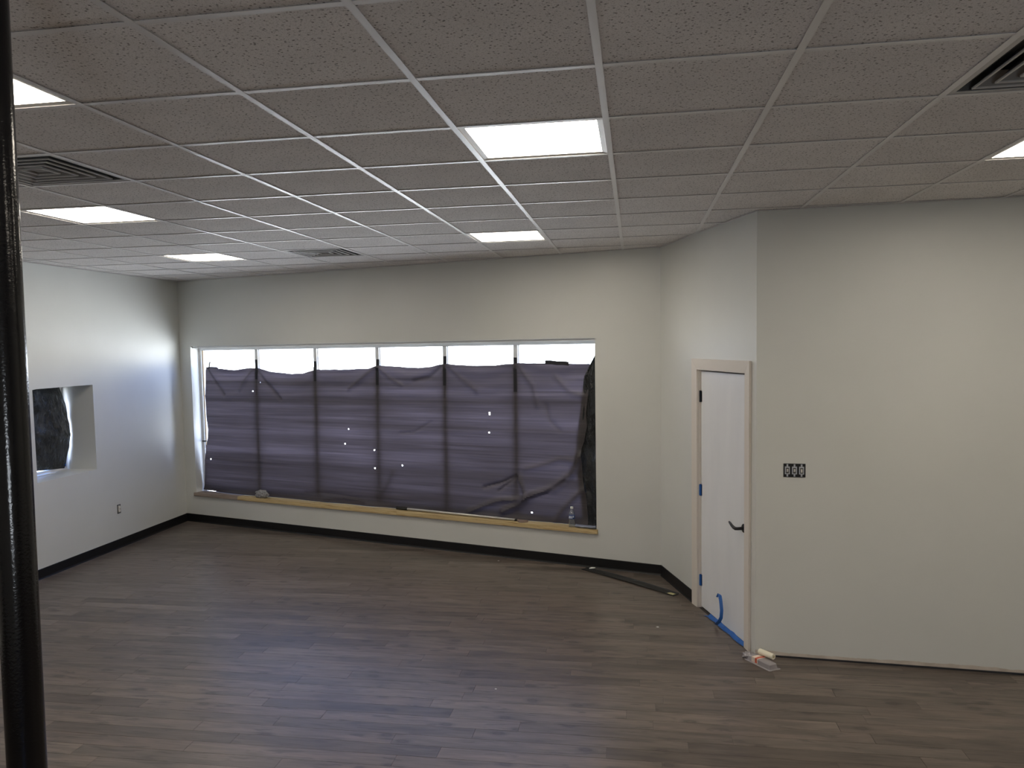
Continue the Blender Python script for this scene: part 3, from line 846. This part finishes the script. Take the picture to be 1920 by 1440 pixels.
for k, z in enumerate((1.782, 1.000, .236)):
    hb = MB().tube([(DS[0] + .020, .014, z - .048), (DS[0] + .020, .014, z + .048)], .0068, 12)
    hb.box(DS[0] + .0182, DS[0] + .0215, .014, .045, z - .046, z + .046)
    hb.box(DS[0] + .022, DS[0] + .040, .0195, .0218, z - .046, z + .046)
    hg = link('hinge', hb.me(), m_hinge, d1)
    if k: hg['label'] = 'hinge masked with blue tape'; link('tape_cover', MB().tube([(DS[0] + .021, .0125, z - .044), (DS[0] + .021, .0125, z + .046)], .0080, 10).box(DS[0] + .024, DS[0] + .034, .0175, .0193, z - .05, z + .05).me(), m_tape, hg)
hd = empty('door_handle', parent=d1); hd.location = (1.778, .022, .862)
def ytube(m, pts, rad, seg=20): return m.tube(pts, rad, seg)
link('rosette', MB().tube([(0, 0, 0), (0, -.004, 0), (0, -.009, 0), (0, -.010, 0)], [.033, .033, .028, .02], 28).me(smooth=True), m_blackmetal, hd)
link('lever', MB().tube([(0, -.006, 0), (0, -.034, 0), (0, -.054, 0), (-.006, -.064, 0), (-.024, -.068, .003), (-.055, -.070, .012), (-.085, -.070, .024), (-.108, -.068, .029)], [.013, .0115, .0115, .0125, .0120, .0105, .0095, .0065], 14).me(smooth=True), m_blackmetal, hd)

# blue painter's tape at the foot of the door
def WD(s, off, z): return (B.x + math.cos(dr) * s - math.sin(dr) * off, B.y + math.sin(dr) * s + math.cos(dr) * off, z)
tp = tag(place(empty('painter_tape'), dl, dr), 'blue painter\'s tape along the foot of the door with one loose curling end', 'tape')
rws = [[(1.16 + .70 * i / 16, -.022 - .005 * math.sin(i * 1.1) * (i > 0) + .020 * j - (.02 if i == 0 and j == 0 else 0), .0012 + (.006 if i % 3 == 1 else .002) * (j != 1) + (.012 if j == 2 else 0)) for i in range(17)] for j in range(3)]
link('floor_strip', MB().grid(rws).me(fix=False), m_tape, tp)
CP = [(1.400, -.040, .012), (1.450, -.052, .035), (1.500, -.052, .070), (1.522, -.045, .110), (1.520, -.040, .165), (1.490, -.034, .225), (1.462, -.030, .262), (1.435, -.026, .268), (1.418, -.030, .250), (1.412, -.034, .235)]
rws = []
for i, p in enumerate(CP):
    p = Vector(p); t = (Vector(CP[min(i + 1, len(CP) - 1)]) - Vector(CP[max(i - 1, 0)])).normalized()
    wv = (Vector((0, 1, 0)) * .75 + Vector((.6, 0, -.25))).cross(t).cross(t).normalized() * (.013 if i < 8 else .007)
    rws.append([p - wv, p, p + wv])
link('loose_end', MB().grid(rws).me(smooth=True, fix=False), m_tape, tp)

# ------------------------------------------------------------------ electrical devices
rl_, rr_, rL = frame_of(D, E_)
SW = empty('light_switch'); tag(place(SW, rl_, rr_), 'uncovered triple light switch in an open black box on the right wall', 'switch')
cx_, cz_ = .253, 1.334
ring = MB()
x0, x1, za, zb = cx_ - .072, cx_ + .072, cz_ - .047, cz_ + .047
ring.box(x0, x1, -.0012, .0, za, zb)
for (a, b, c, d_) in ((x0, x1, zb - .005, zb), (x0, x1, za, za + .005), (x0, x0 + .005, za, zb), (x1 - .005, x1, za, zb), (cx_ - .026, cx_ - .021, za, zb), (cx_ + .021, cx_ + .026, za, zb)):
    ring.box(a, b, -.004, -.0012, c, d_)
link('switch_box', ring.me(), m_box, SW)
for k, dx in enumerate((-.0465, 0, .0465)):
    g = link('switch_yoke', MB().box(cx_ + dx - .0165, cx_ + dx + .0165, -.0055, -.0042, cz_ - .027, cz_ + .027).box(cx_ + dx - .0055, cx_ + dx + .0055, -.0055, -.0042, cz_ - .043, cz_ + .043).me(bevel=.0004), m_steel, SW)
    link('switch_body', MB().prism([(cx_ + dx + .011 * math.cos(2 * PI * i / 18), 0) for i in range(2)], 0, 0).me() if False else MB().box(cx_ + dx - .010, cx_ + dx + .010, -.0085, -.0055, cz_ - .021, cz_ + .018).me(bevel=.001), m_dev, g)
    if k < 2: link('toggle', MB().box(cx_ + dx - .0048, cx_ + dx + .0048, -.020, -.0085, cz_ + .001, cz_ + .009).box(cx_ + dx - .0055, cx_ + dx + .0055, -.0105, -.0085, cz_ - .008, cz_ - .003).me(bevel=.0008), m_toggle, g)
    else: link('toggle', MB().box(cx_ + dx - .0045, cx_ + dx + .0045, -.013, -.0085, cz_ - .013, cz_ + .010).me(bevel=.0008), m_toggle, g)
OU = tag(place(empty('wall_outlet'), ll, lr), 'uncovered electrical outlet low on the left wall near the corner', 'outlet')
ox, oz = 11.172, .445
link('outlet_box', frame_ring(.020, .026, 0, .001).me() if False else MB().box(ox - .028, ox - .022, -.004, 0, oz - .050, oz + .050).box(ox + .022, ox + .028, -.004, 0, oz - .050, oz + .050).box(ox - .022, ox + .022, -.004, 0, oz + .044, oz + .050).box(ox - .022, ox + .022, -.004, 0, oz - .050, oz - .044).me(), m_box, OU)
link('outlet_yoke', MB().box(ox - .021, ox + .021, -.003, 0, oz - .044, oz + .044).me(), m_steel, OU)
link('receptacle', MB().box(ox - .015, ox + .015, -.012, -.003, oz - .034, oz - .003).box(ox - .015, ox + .015, -.012, -.003, oz + .003, oz + .034).me(bevel=.001), m_toggle, OU)

# ------------------------------------------------------------------ black column close to the camera
pc = tag(empty('support_column', (-1.222, -.529, 0)), 'round black glossy steel column close to the camera at the left edge', 'column')
lean = .029
link('shaft', MB().tube([(lean * z / H, 0, z) for z in (.012, .8, 1.6, 2.27, 2.30, H)], [.039, .039, .039, .039, .0385, .0385], 64).me(smooth=True), m_pole, pc)
link('base_plate', MB().box(-.12, .12, -.12, .12, 0, .012).me(bevel=.002), m_pole, pc)

# ------------------------------------------------------------------ loose length of black base on the floor
p0, p1 = Vector((-.405, 5.845)), Vector((.455, 5.085)); t = (p1 - p0); L_ = t.length; ang = math.atan2(t.y, t.x)
bs = tag(place(empty('loose_baseboard'), (p0.x, p0.y, 0), ang), 'loose black length of rubber baseboard lying on the floor below the window corner', 'trim piece')
rws = []
for i in range(25):
    x = L_ * i / 24; lift = .010 * math.sin(PI * i / 24)
    rws.append([(x, -.038, .003 + lift), (x, -.034, .0035 + lift), (x, .026, .0045 + lift), (x, .036, .010 + lift), (x, .040, .014 + lift)])
mb = MB().grid(rws)
n0 = len(mb.V); mb.V += [(x, y, z - .003) for x, y, z in mb.V]
F0 = list(mb.F); mb.F += [tuple(n0 + i for i in f[::-1]) for f in F0]
nc = 5
for i in range(24):
    a = i * nc; mb.F.append((a, a + nc, n0 + a + nc, n0 + a)); a = i * nc + 4; mb.F.append((a + nc, a, n0 + a, n0 + a + nc))
for b0 in (0, 24 * nc):
    for j in range(4): mb.F.append((b0 + j, b0 + j + 1, n0 + b0 + j + 1, n0 + b0 + j))
m_loose = mat('black_rubber_strip', (.008, .008, .0075), .5)
link('strip', mb.me('strip'), m_loose, bs)
lb = link('sticker', MB().box(L_ - .085, L_ - .02, -.026, .016, .0055, .0064).me(), mat('yellow_sticker', (.55, .52, .28), .6), bs)
sc_ = tag(link('paper_scrap', MB().prism([(0, 0), (.05, .012), (.062, .04), (.022, .045), (.004, .022)], 0, .008).me(bevel=.002), m_white, None, (-.352, 5.795, .013)), 'small white paper scrap at the window end of the loose black baseboard', 'scrap')

# ------------------------------------------------------------------ packaging with roller cover by the door foot
pk = tag(empty('paint_roller_package', (.962, 3.612, 0), math.radians(-56)), 'opened clear plastic paint roller package on the floor at the foot of the door casing', 'package'); pk.scale = (.84, .84, .84)
tray = MB()
def rrect(w, d, r=.015, n=4):
    pts = []
    for cx, cy, a0_ in ((w - r, d - r, 0), (-w + r, d - r, PI / 2), (-w + r, -d + r, PI), (w - r, -d + r, 1.5 * PI)):
        pts += [(cx + r * math.cos(a0_ + PI / 2 * k / n), cy + r * math.sin(a0_ + PI / 2 * k / n)) for k in range(n + 1)]
    return pts
levels = [(.150, .062, .002), (.150, .062, .004), (.132, .046, .006), (.126, .042, .040), (.112, .034, .046)]
rr = [[(x, y, z) for x, y in rrect(w_, d_)] for w_, d_, z in levels]
for r in rr: r.append(r[0])
tray.grid(rr); k = len(tray.V); tray.F.append(tuple(range(k - len(rr[0]), k - 1)))
link('clear_shell', tray.me(smooth=True), m_clear, pk)
link('backing_card', MB().box(-.125, .128, -.052, .052, .0005, .0018).me(), mat('grey_card', (.42, .38, .38), .7), pk)
cd = link('printed_card', MB().box(-.075, -.005, -.044, .044, .0462, .0476).box(-.075, -.005, -.0462, -.0445, .008, .0476).me(), m_skin, pk)
link('red_band', MB().prism([(-.035, -.0465), (-.010, -.0465), (-.018, -.01), (-.006, .043), (-.030, .043), (-.040, -.005)], .0478, .0485).box(-.034, -.012, -.0470, -.0462, .010, .0485).me(), m_card, cd)
link('roller_cage', MB().tube([(.010, -.012, .024), (.115, -.012, .024)], .0165, 18).me(smooth=True), mat('dark_steel', (.16, .15, .16), .3, metal=.8), pk)
link('roller_wire', MB().tube([(-.10, .018, .022), (.02, .020, .024), (.11, .020, .024)], .0035, 10).me(smooth=True), m_tube, pk)
link('crumpled_end', blob(.045, .050, .024, .5, 8.2).me(smooth=True), m_clear, pk).location = (-.155, .0, 0)
rc = tag(empty('roller_cover', (.995, 3.640, .0630), math.radians(-50)), 'cream foam paint roller cover resting on the clear package', 'roller')
rm = MB()
prof = [(-.062, .0185), (-.060, .0200), (.060, .0200), (.062, .0185), (.062, .009), (-.062, .009)]
for x, r in prof: rm.V += [(x, r * math.cos(2 * PI * j / 28), r * math.sin(2 * PI * j / 28)) for j in range(28)]
for i in range(len(prof)):
    for j in range(28): a_, b_ = i * 28, ((i + 1) % len(prof)) * 28; rm.F.append((a_ + j, a_ + (j + 1) % 28, b_ + (j + 1) % 28, b_ + j))
link('foam_sleeve', rm.me(smooth=True), m_cream, rc)
link('core', MB().tube([(-.0625, 0, 0), (.0625, 0, 0)], .0088, 16).me(smooth=True), mat('yellow_core', (.55, .47, .25), .6), rc)

# ------------------------------------------------------------------ small debris on the floor
for (x, y, lab, r) in ((-1.30, 6.04, 'tiny white crumb on the floor below the middle of the wide window', .010),
                       (-.80, 2.98, 'tiny white crumb in the middle of the plank floor', .007),
                       (.27, 4.26, 'thin white sliver on the planks left of the door', .012)):
    s_ = link('debris', MB().prism([(r * (1 + .3 * math.sin(3 * k)) * math.cos(k * PI / 3), .7 * r * math.sin(k * PI / 3)) for k in range(6)], 0, .004).me(bevel=.001), m_white, None, (x, y, .0002))
    tag(s_, lab, 'debris', 'white crumbs on the floor')
